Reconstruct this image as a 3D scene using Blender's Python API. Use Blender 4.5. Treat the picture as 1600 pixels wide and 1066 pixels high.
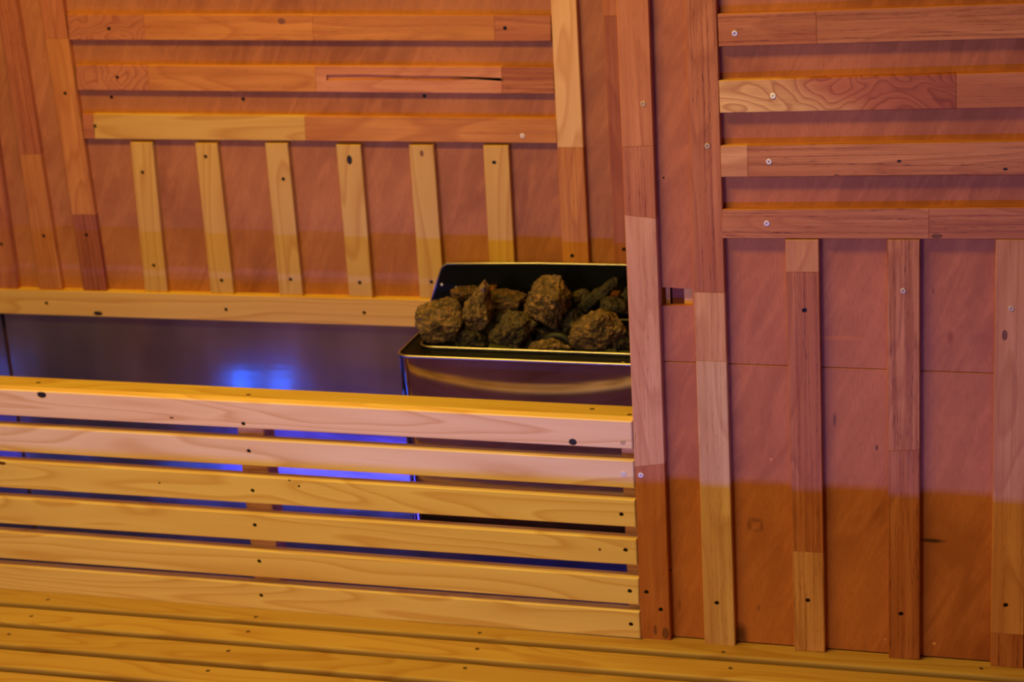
import bpy, bmesh, math, random
from mathutils import Vector, Matrix, noise
from mathutils.geometry import tessellate_polygon
random.seed(7)
S = bpy.context.scene
for o in list(bpy.data.objects):
    bpy.data.objects.remove(o)
COL = S.collection

# ------------------------------------------------------------------ camera
CAM_H = 1.80                      # camera height above the floor (m)
FPX, CX, CY = 3000.0, 800.0, 533.0
ROLL, PITCH, YAW = (math.radians(a) for a in (-3.72, 18.3, -17.6))


def camera_axes():
    cr, sr, cp, sp = math.cos(ROLL), math.sin(ROLL), math.cos(PITCH), math.sin(PITCH)
    f, u0, r0 = Vector((0, cp, -sp)), Vector((0, sp, cp)), Vector((1, 0, 0))
    rt, up = r0 * cr + u0 * sr, u0 * cr - r0 * sr
    m = Matrix.Rotation(-YAW, 3, 'Z')
    return m @ f, m @ up, m @ rt


FWD, UP, RT = camera_axes()
EYE = Vector((0, 0, CAM_H))
cam_data = bpy.data.cameras.new('camera')
cam = bpy.data.objects.new('camera', cam_data)
COL.objects.link(cam)
cam.matrix_world = Matrix(((RT.x, UP.x, -FWD.x, EYE.x), (RT.y, UP.y, -FWD.y, EYE.y), (RT.z, UP.z, -FWD.z, EYE.z), (0, 0, 0, 1)))
cam_data.sensor_width = 36.0
cam_data.lens = FPX / 1600.0 * 36.0
cam_data.clip_start = 0.05
cam_data.dof.use_dof = True
cam_data.dof.focus_distance = 2.55
cam_data.dof.aperture_fstop = 5.6
S.camera = cam

# ------------------------------------------------------------------ world, exposure, lights
S.view_settings.view_transform = 'Standard'
S.view_settings.look = 'None'
S.view_settings.gamma = 1.0
S.view_settings.use_curve_mapping = False
S.view_settings.exposure = 0.0
world = bpy.data.worlds.new('world')
S.world = world
world.use_nodes = True
world.node_tree.nodes['Background'].inputs[0].default_value = (0.01, 0.008, 0.006, 1)
world.node_tree.nodes['Background'].inputs[1].default_value = 0.2


def area(name, loc, target, sx, sy, watts, colour, spread=180):
    d = bpy.data.lights.new(name, 'AREA')
    d.shape = 'RECTANGLE'
    d.size, d.size_y, d.energy, d.color = sx, sy, watts, colour
    d.spread = math.radians(spread)
    o = bpy.data.objects.new(name, d)
    COL.objects.link(o)
    o.location = loc
    o.rotation_euler = (Vector(target) - Vector(loc)).to_track_quat('-Z', 'Y').to_euler()
    return o


AMBER = (1.0, 0.68, 0.06)
# warm ceiling lamps of the sauna (one washes down the front boards, one the niche behind)
area('ceiling_lamp_light', (-1.20, 1.84, 2.36), (-1.12, 2.10, 0.0), 0.8, 0.14, 24, AMBER)
area('niche_lamp_light', (-1.55, 2.66, 2.36), (-1.40, 2.74, 0.0), 0.5, 0.08, 6.5, AMBER)
area('front_fill_light', (-1.45, -0.75, 1.75), (-0.75, 2.6, 1.0), 0.8, 1.0, 25, (1.0, 0.82, 0.50))  # added warm fill from the front left; no doorway is built there
# blue strip just below the bench edge, in front of the bench; the bench edge cuts its light
area('step_strip_light', (-0.60, 1.20, 0.408), (-0.60, 2.54, 1.10), 2.6, 0.002, 15, (0.11, 0.15, 1.0))
# blue strip behind the slatted guard
area('niche_strip_light', (-1.15, 2.625, 0.345), (-1.15, 3.01, 0.60), 1.1, 0.03, 2.4, (0.06, 0.05, 1.0))

# ------------------------------------------------------------------ pixel rays (the frame taken as 1600 x 1066)
def ray(p):
    return FWD * FPX + RT * (p[0] - CX) - UP * (p[1] - CY)


def on_y(p, y):                   # where the sight line through p meets the upright plane Y = y
    d = ray(p)
    return EYE + d * ((y - EYE.y) / d.y)


def on_z(p, z):
    d = ray(p)
    return EYE + d * ((z - EYE.z) / d.z)


# ------------------------------------------------------------------ materials
def lin(c):
    return tuple(((x / 255) / 12.92 if x / 255 <= 0.04045 else ((x / 255 + 0.055) / 1.055) ** 2.4) for x in c)


class NT:
    def __init__(self, name):
        self.m = bpy.data.materials.new(name)
        self.m.use_nodes = True
        self.t = self.m.node_tree
        self.t.nodes.clear()
        self.out = self.n('ShaderNodeOutputMaterial')
        self.b = self.n('ShaderNodeBsdfPrincipled')
        self.l(self.b.outputs[0], self.out.inputs[0])

    def n(self, kind, **kw):
        x = self.t.nodes.new(kind)
        for k, v in kw.items():
            setattr(x, k, v)
        return x

    def l(self, a, b):
        self.t.links.new(a, b)

    def val(self, x, sock):
        if hasattr(x, 'is_output'):
            self.l(x, sock)
        else:
            sock.default_value = x

    def math(self, op, a, b=0.0, clamp=False):
        x = self.n('ShaderNodeMath', operation=op, use_clamp=clamp)
        self.val(a, x.inputs[0])
        self.val(b, x.inputs[1])
        return x.outputs[0]

    def vmath(self, op, a, b):
        x = self.n('ShaderNodeVectorMath', operation=op)
        self.val(a, x.inputs[0])
        self.val(b, x.inputs[1])
        return x.outputs[0]

    def noise(self, vec, scale, detail=2.0, rough=0.5, dist=0.0):
        x = self.n('ShaderNodeTexNoise')
        self.l(vec, x.inputs['Vector'])
        x.inputs['Scale'].default_value = scale
        x.inputs['Detail'].default_value = detail
        x.inputs['Roughness'].default_value = rough
        x.inputs['Distortion'].default_value = dist
        return x.outputs['Fac']

    def ramp(self, fac, stops):
        x = self.n('ShaderNodeValToRGB')
        el = x.color_ramp.elements
        while len(el) < len(stops):
            el.new(0.5)
        for e, (p, v) in zip(el, stops):
            e.position = p
            e.color = (v, v, v, 1) if not isinstance(v, tuple) else (*v, 1)
        self.l(fac, x.inputs[0])
        return x.outputs[0]

    def mix(self, fac, a, b, blend='MIX'):
        x = self.n('ShaderNodeMix', data_type='RGBA', blend_type=blend)
        self.val(fac, x.inputs[0])
        for v, s in ((a, x.inputs[6]), (b, x.inputs[7])):
            if isinstance(v, tuple):
                s.default_value = (*v[:3], 1)
            else:
                self.l(v, s)
        return x.outputs[2]


def wood(name, bands=9.0, line=0.45, fibre=0.25, pores=0.0, blotch=0.25, stretch=(1.3, 9.0, 9.0), rough=0.5, dark=(0.45, 0.30, 0.20), bump=0.15, tint=None, sap=None, heart=0.0, detail=1.5):
    """Sawn wood: contour lines of a noise stretched along the board, fibres, pores. The board's own colour is the object colour."""
    k = NT(name)
    tc, oi = k.n('ShaderNodeTexCoord'), k.n('ShaderNodeObjectInfo')
    off = k.n('ShaderNodeCombineXYZ')
    k.l(k.math('MULTIPLY', oi.outputs['Random'], 37.0), off.inputs[0])
    k.l(k.math('MULTIPLY', oi.outputs['Random'], 91.0), off.inputs[1])
    k.l(k.math('MULTIPLY', oi.outputs['Random'], 53.0), off.inputs[2])
    p = tc.outputs['Object']
    q = k.vmath('ADD', k.vmath('MULTIPLY', p, stretch), off.outputs[0])
    contour = k.noise(q, 1.0, detail, 0.45, 0.4)
    ring = k.math('FRACT', k.math('MULTIPLY', contour, bands))
    late = k.ramp(ring, [(0.0, 0.0), (0.62, 0.35), (0.86, 1.0), (0.93, 0.55), (1.0, 0.0)])
    fb = k.noise(k.vmath('ADD', k.vmath('MULTIPLY', p, (9.0, 420.0, 420.0)), off.outputs[0]), 1.0, 3.0, 0.6)
    bl = k.noise(k.vmath('ADD', k.vmath('MULTIPLY', p, (5.0, 18.0, 18.0)), off.outputs[0]), 1.0, 3.0, 0.55)
    fbc = k.ramp(fb, [(0.32, 0.0), (0.68, 1.0)])
    blc = k.ramp(bl, [(0.30, 0.0), (0.70, 1.0)])
    if tint is None:
        base = oi.outputs['Color']
    else:
        rgb = k.n('ShaderNodeRGB')
        rgb.outputs[0].default_value = (*tint, 1)
        base = rgb.outputs[0]
    if sap is not None:                              # pale sapwood at the start of the board
        sx_ = k.n('ShaderNodeSeparateXYZ')
        k.l(p, sx_.inputs[0])
        d_ = k.math('ADD', k.math('ADD', sx_.outputs[0], k.math('MULTIPLY', sx_.outputs[1], 1.6)), k.math('MULTIPLY', k.math('SUBTRACT', contour, 0.5), 0.16))
        base = k.mix(k.ramp(d_, [(0.02, 1.0), (0.10, 0.55), (0.17, 0.0)]), base, sap)
        base = k.mix(k.ramp(sx_.outputs[0], [(0.18, 0.0), (0.30, 1.0)]), base, k.mix(1.0, base, (0.72, 0.6, 0.55), 'MULTIPLY'))
    dk = k.mix(1.0, base, dark, 'MULTIPLY')
    c = k.mix(k.math('MULTIPLY', late, line), base, dk)
    c = k.mix(k.math('MULTIPLY', fbc, fibre), c, dk)
    c = k.mix(k.math('MULTIPLY', blc, blotch), c, dk)
    if heart:                                        # broad darker heartwood bands along the board
        hv = k.noise(k.vmath('ADD', k.vmath('MULTIPLY', p, (1.6, 26.0, 26.0)), k.vmath('MULTIPLY', off.outputs[0], (1.3, 0.7, 1.9))), 1.0, 2.0, 0.5, 0.3)
        c = k.mix(k.math('MULTIPLY', k.ramp(hv, [(0.46, 0.0), (0.56, 1.0)]), heart), c, k.mix(1.0, base, (0.66, 0.50, 0.42), 'MULTIPLY'))
    if pores:
        po = k.noise(k.vmath('ADD', k.vmath('MULTIPLY', p, (55.0, 900.0, 900.0)), off.outputs[0]), 1.0, 2.0, 0.5)
        st = k.noise(k.vmath('ADD', k.vmath('MULTIPLY', p, (2.5, 190.0, 190.0)), off.outputs[0]), 1.0, 3.0, 0.6)
        pm = k.math('MULTIPLY', k.ramp(po, [(0.56, 0.0), (0.66, 1.0)]), k.ramp(st, [(0.42, 0.0), (0.62, 1.0)]))
        streak = k.ramp(st, [(0.50, 0.0), (0.62, 1.0)])
        c = k.mix(k.math('MULTIPLY', streak, pores * 0.8), c, dk)
        c = k.mix(k.math('MULTIPLY', pm, pores), c, k.mix(1.0, base, (0.22, 0.12, 0.07), 'MULTIPLY'))
    k.l(c, k.b.inputs['Base Color'])
    r = k.math('ADD', k.math('MULTIPLY', fbc, 0.12), rough)
    k.l(r, k.b.inputs['Roughness'])
    k.b.inputs['Specular IOR Level'].default_value = 0.35
    bp = k.n('ShaderNodeBump')
    bp.inputs['Strength'].default_value = bump
    bp.inputs['Distance'].default_value = 0.0008
    k.l(fb, bp.inputs['Height'])
    k.l(bp.outputs[0], k.b.inputs['Normal'])
    return k.m


def plain(name, colour, rough=0.5, metal=0.0, spec=0.5, emit=None, strength=0.0):
    k = NT(name)
    k.b.inputs['Base Color'].default_value = (*colour, 1)
    k.b.inputs['Roughness'].default_value = rough
    k.b.inputs['Metallic'].default_value = metal
    k.b.inputs['Specular IOR Level'].default_value = spec
    if emit:
        k.b.inputs['Emission Color'].default_value = (*emit, 1)
        k.b.inputs['Emission Strength'].default_value = strength
    return k.m


def sheet_material(spots=()):
    """Reddish plywood; spots = stains (x, y, rx, ry, strength, colour factor) in the sheet's own coordinates."""
    k = NT('reddish plywood')
    tc, oi = k.n('ShaderNodeTexCoord'), k.n('ShaderNodeObjectInfo')
    p = tc.outputs['Object']
    big = k.noise(p, 3.2, 4.0, 0.55, 0.6)
    vr = k.n('ShaderNodeVectorRotate', rotation_type='Z_AXIS')
    k.l(p, vr.inputs['Vector'])
    vr.inputs['Angle'].default_value = math.radians(24)
    dia = k.noise(k.vmath('MULTIPLY', vr.outputs[0], (34.0, 7.0, 20.0)), 1.0, 5.0, 0.65, 0.9)
    fine = k.noise(k.vmath('MULTIPLY', p, (300.0, 60.0, 300.0)), 1.0, 3.0, 0.6)
    base = oi.outputs['Color']
    dk = k.mix(1.0, base, (0.60, 0.50, 0.46), 'MULTIPLY')
    lt = k.mix(1.0, base, (1.25, 1.30, 1.40), 'MULTIPLY')
    c = k.mix(k.ramp(big, [(0.35, 0.0), (0.66, 0.95)]), base, dk)
    c = k.mix(k.math('MULTIPLY', k.ramp(dia, [(0.44, 0.0), (0.66, 1.0)]), 0.5), c, lt)
    c = k.mix(k.math('MULTIPLY', k.ramp(fine, [(0.5, 0.0), (0.72, 1.0)]), 0.35), c, dk)
    for (x, y, rx, ry, st, fac) in spots:
        d = k.vmath('MULTIPLY', k.vmath('SUBTRACT', p, (x, y, 0.0)), (1 / rx, 1 / ry, 0.0))
        ln = k.n('ShaderNodeVectorMath', operation='LENGTH')
        k.l(d, ln.inputs[0])
        e = k.math('ADD', ln.outputs['Value'], k.math('MULTIPLY', k.math('SUBTRACT', dia, 0.5), 1.2))
        m = k.ramp(e, [(0.35, 1.0), (1.0, 0.0)])
        c = k.mix(k.math('MULTIPLY', m, st), c, k.mix(1.0, base, fac, 'MULTIPLY'))
    k.l(c, k.b.inputs['Base Color'])
    k.b.inputs['Roughness'].default_value = 0.5
    k.b.inputs['Specular IOR Level'].default_value = 0.3
    return k.m


def rock_material():
    k = NT('rough volcanic rock')
    tc, oi = k.n('ShaderNodeTexCoord'), k.n('ShaderNodeObjectInfo')
    p = k.vmath('ADD', tc.outputs['Object'], k.math('MULTIPLY', oi.outputs['Random'], 9.0))
    a = k.noise(p, 55.0, 5.0, 0.65)
    v = k.n('ShaderNodeTexVoronoi')
    k.l(p, v.inputs['Vector'])
    v.inputs['Scale'].default_value = 130.0
    b = k.noise(p, 70.0, 4.0, 0.7, 1.5)
    base = oi.outputs['Color']
    c = k.mix(k.ramp(a, [(0.38, 0.0), (0.62, 1.0)]), k.mix(1.0, base, (0.22, 0.22, 0.22), 'MULTIPLY'), base)
    c = k.mix(k.math('MULTIPLY', k.ramp(b, [(0.52, 0.0), (0.66, 1.0)]), 0.75), c, k.mix(1.0, base, (2.6, 2.2, 1.6), 'MULTIPLY'))
    k.l(c, k.b.inputs['Base Color'])
    k.b.inputs['Roughness'].default_value = 0.75
    bp = k.n('ShaderNodeBump')
    bp.inputs['Strength'].default_value = 0.9
    bp.inputs['Distance'].default_value = 0.006
    h = k.math('ADD', a, k.math('MULTIPLY', v.outputs['Distance'], 0.5))
    k.l(h, bp.inputs['Height'])
    k.l(bp.outputs[0], k.b.inputs['Normal'])
    return k.m


def metal_material(name, colour, rough, smear=0.0, wave=0.0, ripple=(90.0, 90.0, 3.0)):
    k = NT(name)
    tc = k.n('ShaderNodeTexCoord')
    p = tc.outputs['Object']
    a = k.noise(k.vmath('MULTIPLY', p, (6.0, 6.0, 2.5)), 1.0, 3.0, 0.6)
    st = k.noise(k.vmath('MULTIPLY', p, ripple), 1.0, 3.0, 0.6)
    c = k.mix(k.ramp(a, [(0.35, 0.0), (0.7, 1.0)]), tuple(x * 0.62 for x in colour), colour)
    k.l(c, k.b.inputs['Base Color'])
    k.b.inputs['Metallic'].default_value = 1.0
    r = k.math('ADD', k.math('MULTIPLY', a, smear), rough)
    k.l(r, k.b.inputs['Roughness'])
    if wave:
        bp = k.n('ShaderNodeBump')
        bp.inputs['Strength'].default_value = wave
        bp.inputs['Distance'].default_value = 0.01
        k.l(k.math('ADD', a, k.math('MULTIPLY', st, 0.25)), bp.inputs['Height'])
        k.l(bp.outputs[0], k.b.inputs['Normal'])
    return k.m


PINE = wood('pine', bands=11, line=0.75, fibre=0.16, blotch=0.14, stretch=(1.6, 13.0, 13.0), rough=0.42, dark=(0.74, 0.56, 0.36))
HARD = wood('rubberwood', bands=9, line=0.60, fibre=0.35, pores=0.9, blotch=0.30, stretch=(2.2, 15.0, 15.0), rough=0.5, dark=(0.50, 0.34, 0.25), heart=0.5)
SMOOTH = wood('pale hardwood', bands=8, line=0.58, fibre=0.22, pores=0.45, blotch=0.45, stretch=(2.4, 12.0, 12.0), rough=0.5, dark=(0.58, 0.40, 0.30), heart=0.45)
CURLY = wood('curly hardwood', bands=11, line=0.75, fibre=0.15, pores=0.2, blotch=0.4, stretch=(14.0, 16.0, 16.0), rough=0.5, dark=(0.50, 0.34, 0.26))
FIGURED = wood('figured hardwood', bands=20, line=0.8, fibre=0.15, pores=0.15, blotch=0.35, detail=2.5, stretch=(7.0, 11.0, 11.0), rough=0.5, dark=(0.50, 0.33, 0.25), sap=lin((240, 190, 120)))
BOARD = wood('plain boards', bands=7, line=0.3, fibre=0.2, tint=lin((134, 82, 52)))
SHEET = sheet_material()
ROCK = rock_material()
HOLE = plain('blackened screw', (0.012, 0.010, 0.009), 0.45, 0.6)
ZINC = plain('zinc screw', (0.80, 0.77, 0.70), 0.45, 0.35)
BRASS = plain('yellow passivated screw', (0.62, 0.46, 0.20), 0.4, 0.5)
KNOT = wood('knot', bands=6, line=0.5, fibre=0.4, tint=(0.022, 0.012, 0.009))
KNOT_RED = wood('red knot', bands=6, line=0.6, fibre=0.3, tint=(0.24, 0.085, 0.035))
STEEL = metal_material('stainless steel', (0.58, 0.48, 0.42), 0.05, 0.04, 0.0)
EDGE = metal_material('bright steel edge', (0.62, 0.54, 0.48), 0.34, 0.05)
SHIELD = metal_material('stainless sheet', (0.46, 0.39, 0.36), 0.09, 0.20, 0.2, (3.0, 3.0, 40.0))
SHIELD.node_tree.nodes['Principled BSDF'].inputs['Metallic'].default_value = 0.85
BLACK = plain('black enamel', (0.003, 0.003, 0.0035), 0.45, 0.0, 0.1)
DARK = plain('dark iron', (0.02, 0.018, 0.016), 0.5, 0.3)
TILE = plain('dark floor tile', (0.06, 0.05, 0.045), 0.5)
BLUE_LED = plain('blue lamp', (0.0, 0.05, 0.6), 0.4, 0, 0.5, (0.02, 0.12, 1.0), 26)
WARM_LED = plain('warm lamp', (0.9, 0.7, 0.4), 0.4, 0, 0.5, AMBER, 4)

# ------------------------------------------------------------------ scene helpers
WM = {}                           # world matrix of each object, for parenting without a depsgraph update


def link(name, data, parent=None, world=None, colour=None, label=None):
    o = bpy.data.objects.new(name, data)
    COL.objects.link(o)
    world = world or Matrix.Identity(4)
    WM[o.name] = world
    if parent is not None:
        o.parent = parent
        o.matrix_basis = WM[parent.name].inverted() @ world
    else:
        o.matrix_basis = world
    if colour is not None:
        o.color = (*colour, 1)
    if label:
        o['label'] = label
    return o


def thing(name, label, category, loc, group=None):
    o = link(name, None, None, Matrix.Translation(loc), None, label)
    o['category'] = category
    if group:
        o['group'] = group
    return o


def structure(name, data):
    o = link(name, data)
    o['kind'] = 'structure'
    return o


def mesh(name, verts, faces, material, smooth=False):
    me = bpy.data.meshes.new(name)
    me.from_pydata([tuple(v) for v in verts], [], faces)
    bm = bmesh.new()
    bm.from_mesh(me)
    bmesh.ops.remove_doubles(bm, verts=bm.verts, dist=1e-6)
    bmesh.ops.recalc_face_normals(bm, faces=bm.faces)
    bm.to_mesh(me)
    bm.free()
    for mt in (material if isinstance(material, (list, tuple)) else [material]):
        me.materials.append(mt)
    if smooth:
        me.polygons.foreach_set('use_smooth', [True] * len(me.polygons))
    return me


def box_mesh(name, a, b, material, bevel=0.0):
    bm = bmesh.new()
    bmesh.ops.create_cube(bm, size=1.0)
    for v in bm.verts:
        v.co = Vector([(a[i] + b[i]) / 2 + v.co[i] * (b[i] - a[i]) for i in range(3)])
    if bevel:
        bmesh.ops.bevel(bm, geom=list(bm.edges), offset=bevel, segments=2, affect='EDGES')
    me = bpy.data.meshes.new(name)
    bm.to_mesh(me)
    bm.free()
    me.materials.append(material)
    return me


def inset(poly, d):
    """Inset a ccw 2D polygon by d[i] along edge i (vertex i to i+1)."""
    n, out = len(poly), []
    for i in range(n):
        p0, p1, p2 = poly[i - 1], poly[i], poly[(i + 1) % n]
        e1, e2 = (p1 - p0).normalized(), (p2 - p1).normalized()
        n1, n2 = Vector((-e1.y, e1.x)), Vector((-e2.y, e2.x))
        d1, d2 = d[i - 1], d[i]
        det = n1.x * n2.y - n1.y * n2.x
        if abs(det) < 1e-6:
            out.append(p1 + n1 * d1)
            continue
        c1, c2 = n1.dot(p1) + d1, n2.dot(p1) + d2
        out.append(Vector(((c1 * n2.y - c2 * n1.y) / det, (n1.x * c2 - n2.x * c1) / det)))
    return out


def circle(c, r, n=12, sx=1.0, sy=1.0, jag=0.0):
    return [Vector((c[0] + r * sx * math.cos(2 * math.pi * i / n) * (1 + random.uniform(-jag, jag)), c[1] + r * sy * math.sin(2 * math.pi * i / n) * (1 + random.uniform(-jag, jag)))) for i in range(n)]


def plate_mesh(name, poly, t, material, holes=(), bevel=0.0008, steps=1):
    """A board: ccw polygon in local xy, front face at z = 0, back at z = -t, chamfered front edges, real holes (polygon, depth)."""
    n = len(poly)
    bv = bevel if isinstance(bevel, (list, tuple)) else [bevel] * n
    V, F = [], []

    def add(ps, z):
        i0 = len(V)
        V.extend((p.x, p.y, z) for p in ps)
        return list(range(i0, i0 + len(ps)))
    loops = [add(poly, -t)]
    mx = max(bv)
    for s in range(steps + 1):
        a = math.pi / 2 * s / steps
        loops.append(add(inset(poly, [b * (1 - math.cos(a)) for b in bv]), -mx * (1 - math.sin(a))))
    F.append(list(reversed(loops[0])))
    for A, B in zip(loops, loops[1:]):
        for i in range(n):
            F.append([A[i], A[(i + 1) % n], B[(i + 1) % n], B[i]])
    top = loops[-1]
    hl = [add(h[0], 0.0) for h in holes]
    idx = list(top) + [i for h in hl for i in h]
    if holes:
        pts = [[Vector((V[i][0], V[i][1], 0)) for i in top]] + [[Vector((V[i][0], V[i][1], 0)) for i in h] for h in hl]
        for tri in tessellate_polygon(pts):
            F.append([idx[i] for i in tri])
    else:
        F.append(top)
    for h, (hp, depth) in zip(hl, holes):
        m = len(hp)
        through = depth is None
        lo = add(hp, -(t if through else depth))
        for i in range(m):
            F.append([h[i], h[(i + 1) % m], lo[(i + 1) % m], lo[i]])
        if not through:
            F.append(lo)
        else:                                       # a through hole also opens the back face
            pass
    if any(h[1] is None for h in holes):
        F.pop(0)
    return mesh(name, V, F, material)


def frame(origin, u, n=Vector((0, -1, 0))):
    u = u.normalized()
    v = n.cross(u).normalized()
    n = u.cross(v).normalized()
    return Matrix(((u.x, v.x, n.x, origin.x), (u.y, v.y, n.y, origin.y), (u.z, v.z, n.z, origin.z), (0, 0, 0, 1)))


def local2(fr_inv, p):
    q = fr_inv @ p
    return Vector((q.x, q.y))


def lerp(a, b, t):
    return (a[0] + (b[0] - a[0]) * t, a[1] + (b[1] - a[1]) * t)


# screws ------------------------------------------------------------
def screw_mesh(name, material):
    r, w, l, d = 0.0040, 0.00055, 0.0021, 0.0012
    outer = circle((0, 0), r, 16)
    cross = [Vector(p) for p in ((l, -w), (l, w), (w, w), (w, l), (-w, l), (-w, w), (-l, w), (-l, -w), (-w, -w), (-w, -l), (w, -l), (w, -w))]
    me = plate_mesh(name, outer, 0.0022, material, [(cross, d)], 0.0006, 2)
    return me


SCREWS = {'zinc': screw_mesh('zinc_screw', ZINC), 'brass': screw_mesh('brass_screw', BRASS), 'hole': screw_mesh('sunk_screw', HOLE)}
SCREW_LABEL = {'zinc': 'bright cross-head screw', 'brass': 'yellowish cross-head screw', 'hole': 'dark sunken screw'}


def add_screw(parent, fr, p2, kind):
    z = -0.0022 if kind == 'hole' else 0.0009
    a = random.uniform(0, 1.5)
    m = fr @ Matrix.Translation((p2.x, p2.y, z)) @ Matrix.Rotation(a, 4, 'Z')
    if kind != 'hole':
        m = m @ Matrix.Rotation(math.radians(random.uniform(-7, 7)), 4, 'X')
    link('screw', SCREWS[kind], parent, m, None, SCREW_LABEL[kind])


def knot_piece(parent, fr, p2, r, sx, sy, material):
    poly = circle((p2.x, p2.y), r * 0.985, 14, sx, sy)
    me = plate_mesh('knot', poly, 0.004, material, (), r * 0.12, 2)
    link('knot', me, parent, fr @ Matrix.Translation((0, 0, -0.0004)), None, 'dark knot' if material is KNOT else 'reddish knot')


def board(parent, quad, y, t, colour, material, axis, splits=(), screws=(), knots=(), name='batten', label=None, slots=(), bev=0.0009, extra=0.0):
    """One upright batten or slat whose front lies on the plane Y = y. quad = TL, TR, BR, BL in the frame's pixels.
    splits: (position along the board 0..1, skew) where glued blocks meet; colour/material per block."""
    TL, TR, BR, BL = [on_y(p, y) for p in quad]
    if axis == 'v':
        a0, a1, b0, b1 = BL, TL, BR, TR             # edges running along the board
    else:
        a0, a1, b0, b1 = BL, BR, TL, TR
    o = (a0 + b0) / 2
    fr = frame(o, (a1 + b1) / 2 - o)
    inv = fr.inverted()
    A0, A1, B0, B1 = (local2(inv, p) for p in (a0, a1, b0, b1))
    if axis == 'v':                                  # the left edge lies at +y of the local frame
        lo0, lo1, hi0, hi1 = B0, B1, A0, A1
    else:
        lo0, lo1, hi0, hi1 = A0, A1, B0, B1
    if lo0.y > hi0.y:
        lo0, lo1, hi0, hi1 = hi0, hi1, lo0, lo1
    cuts = [(0.0, 0.0)] + list(splits) + [(1.0, 0.0)]
    cols = colour if isinstance(colour, list) else [colour] * (len(cuts) - 1)
    mats = material if isinstance(material, list) else [material] * (len(cuts) - 1)
    sc = [(local2(inv, on_y(p, y)), k) for p, k in screws]
    kn = [(local2(inv, on_y((k[0], k[1]), y)), k[2], k[3], k[4], k[5]) for k in knots]
    sl = [[local2(inv, on_y(p, y)) for p in s] for s in slots]
    multi = len(cuts) > 2
    root = link(name, None, parent, fr, None, label) if multi else None
    for i in range(len(cuts) - 1):
        (ta, ka), (tb, kb) = cuts[i], cuts[i + 1]
        poly = [lo0.lerp(lo1, ta - ka), lo0.lerp(lo1, tb - kb), hi0.lerp(hi1, tb + kb), hi0.lerp(hi1, ta + ka)]
        eb = 0.00035
        bv = [bev, bev if i == len(cuts) - 2 else eb, bev, bev if i == 0 else eb]
        mid = lambda p: poly[0].x - 1e-6 <= p.x <= poly[1].x
        holes = [(circle(p, 0.0036, 12, 1, 1, 0.08), 0.0045) for p, k in sc if k == 'hole' and mid(p)]
        holes += [(circle(p, r, 14, sx, sy), 0.0042) for p, r, sx, sy, m in kn if mid(p)]
        holes += [(s, 0.006) for s in sl if mid(sum(s, Vector((0, 0))) / len(s))]
        me = plate_mesh('wood_block' if multi else name, poly, t, mats[i], holes, bv)
        o_ = link('wood_block' if multi else name, me, root if multi else parent, fr, cols[i], None if multi else label)
        host = root if multi else o_
    for p, k in sc:
        add_screw(host, fr, p, k)
    for p, r, sx, sy, m in kn:
        knot_piece(host, fr, p, r, sx, sy, m)
    return host


def tube_mesh(name, pts, r, material, closed=False, seg=10):
    V, F = [], []
    n = len(pts)
    ref = Vector((0.13, 0.27, 0.95))
    for i, p in enumerate(pts):
        a = pts[(i - 1) % n] if (closed or i) else p
        b = pts[(i + 1) % n] if (closed or i < n - 1) else p
        t = (b - a).normalized()
        x = t.cross(ref).normalized()
        z = x.cross(t)
        for j in range(seg):
            an = 2 * math.pi * j / seg
            V.append(p + x * (r * math.cos(an)) + z * (r * math.sin(an)))
    m = n if closed else n - 1
    for i in range(m):
        for j in range(seg):
            a, b = i * seg + j, i * seg + (j + 1) % seg
            c, d = ((i + 1) % n) * seg + (j + 1) % seg, ((i + 1) % n) * seg + j
            F.append([a, b, c, d])
    if not closed:
        F.append(list(range(seg)))
        F.append(list(range((n - 1) * seg, n * seg)))
    return mesh(name, V, F, material, True)


# ================================================================== ROOM SHELL
H = CAM_H                                   # heights below are "camera height + z"
ZB = H - 1.35                               # bench top
Y_R, Y_G, Y_K = 2.540, 2.538, 3.000         # front faces: right wall battens, guard slats, back wall battens
REC = 0.0135                                # sheets lie this far behind the battens
Y_RS, Y_KS = Y_R + REC, Y_K + REC
CEIL = 2.40
X_L, X_E, Y_F = -1.962, 1.05, -1.0
structure('floor', box_mesh('floor', (X_L - .1, Y_F - .1, -0.05), (X_E + .1, 3.2, 0.0), TILE))
structure('ceiling', box_mesh('ceiling', (X_L - .1, Y_F - .1, CEIL), (X_E + .1, 3.2, CEIL + .05), BOARD))
structure('wall_left', box_mesh('wall_left', (X_L - .1, Y_F, 0), (X_L, 3.1, CEIL), BOARD))
structure('wall_east', box_mesh('wall_east', (X_E, Y_F, 0), (X_E + .1, 3.1, CEIL), BOARD))
structure('wall_front', box_mesh('wall_front', (X_L, Y_F - .1, 0), (X_E, Y_F, CEIL), BOARD))
wall_niche = structure('wall_niche', box_mesh('wall_niche', (-0.56, Y_RS + .05, 0), (-0.52, Y_KS + .02, CEIL), BOARD))

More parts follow.
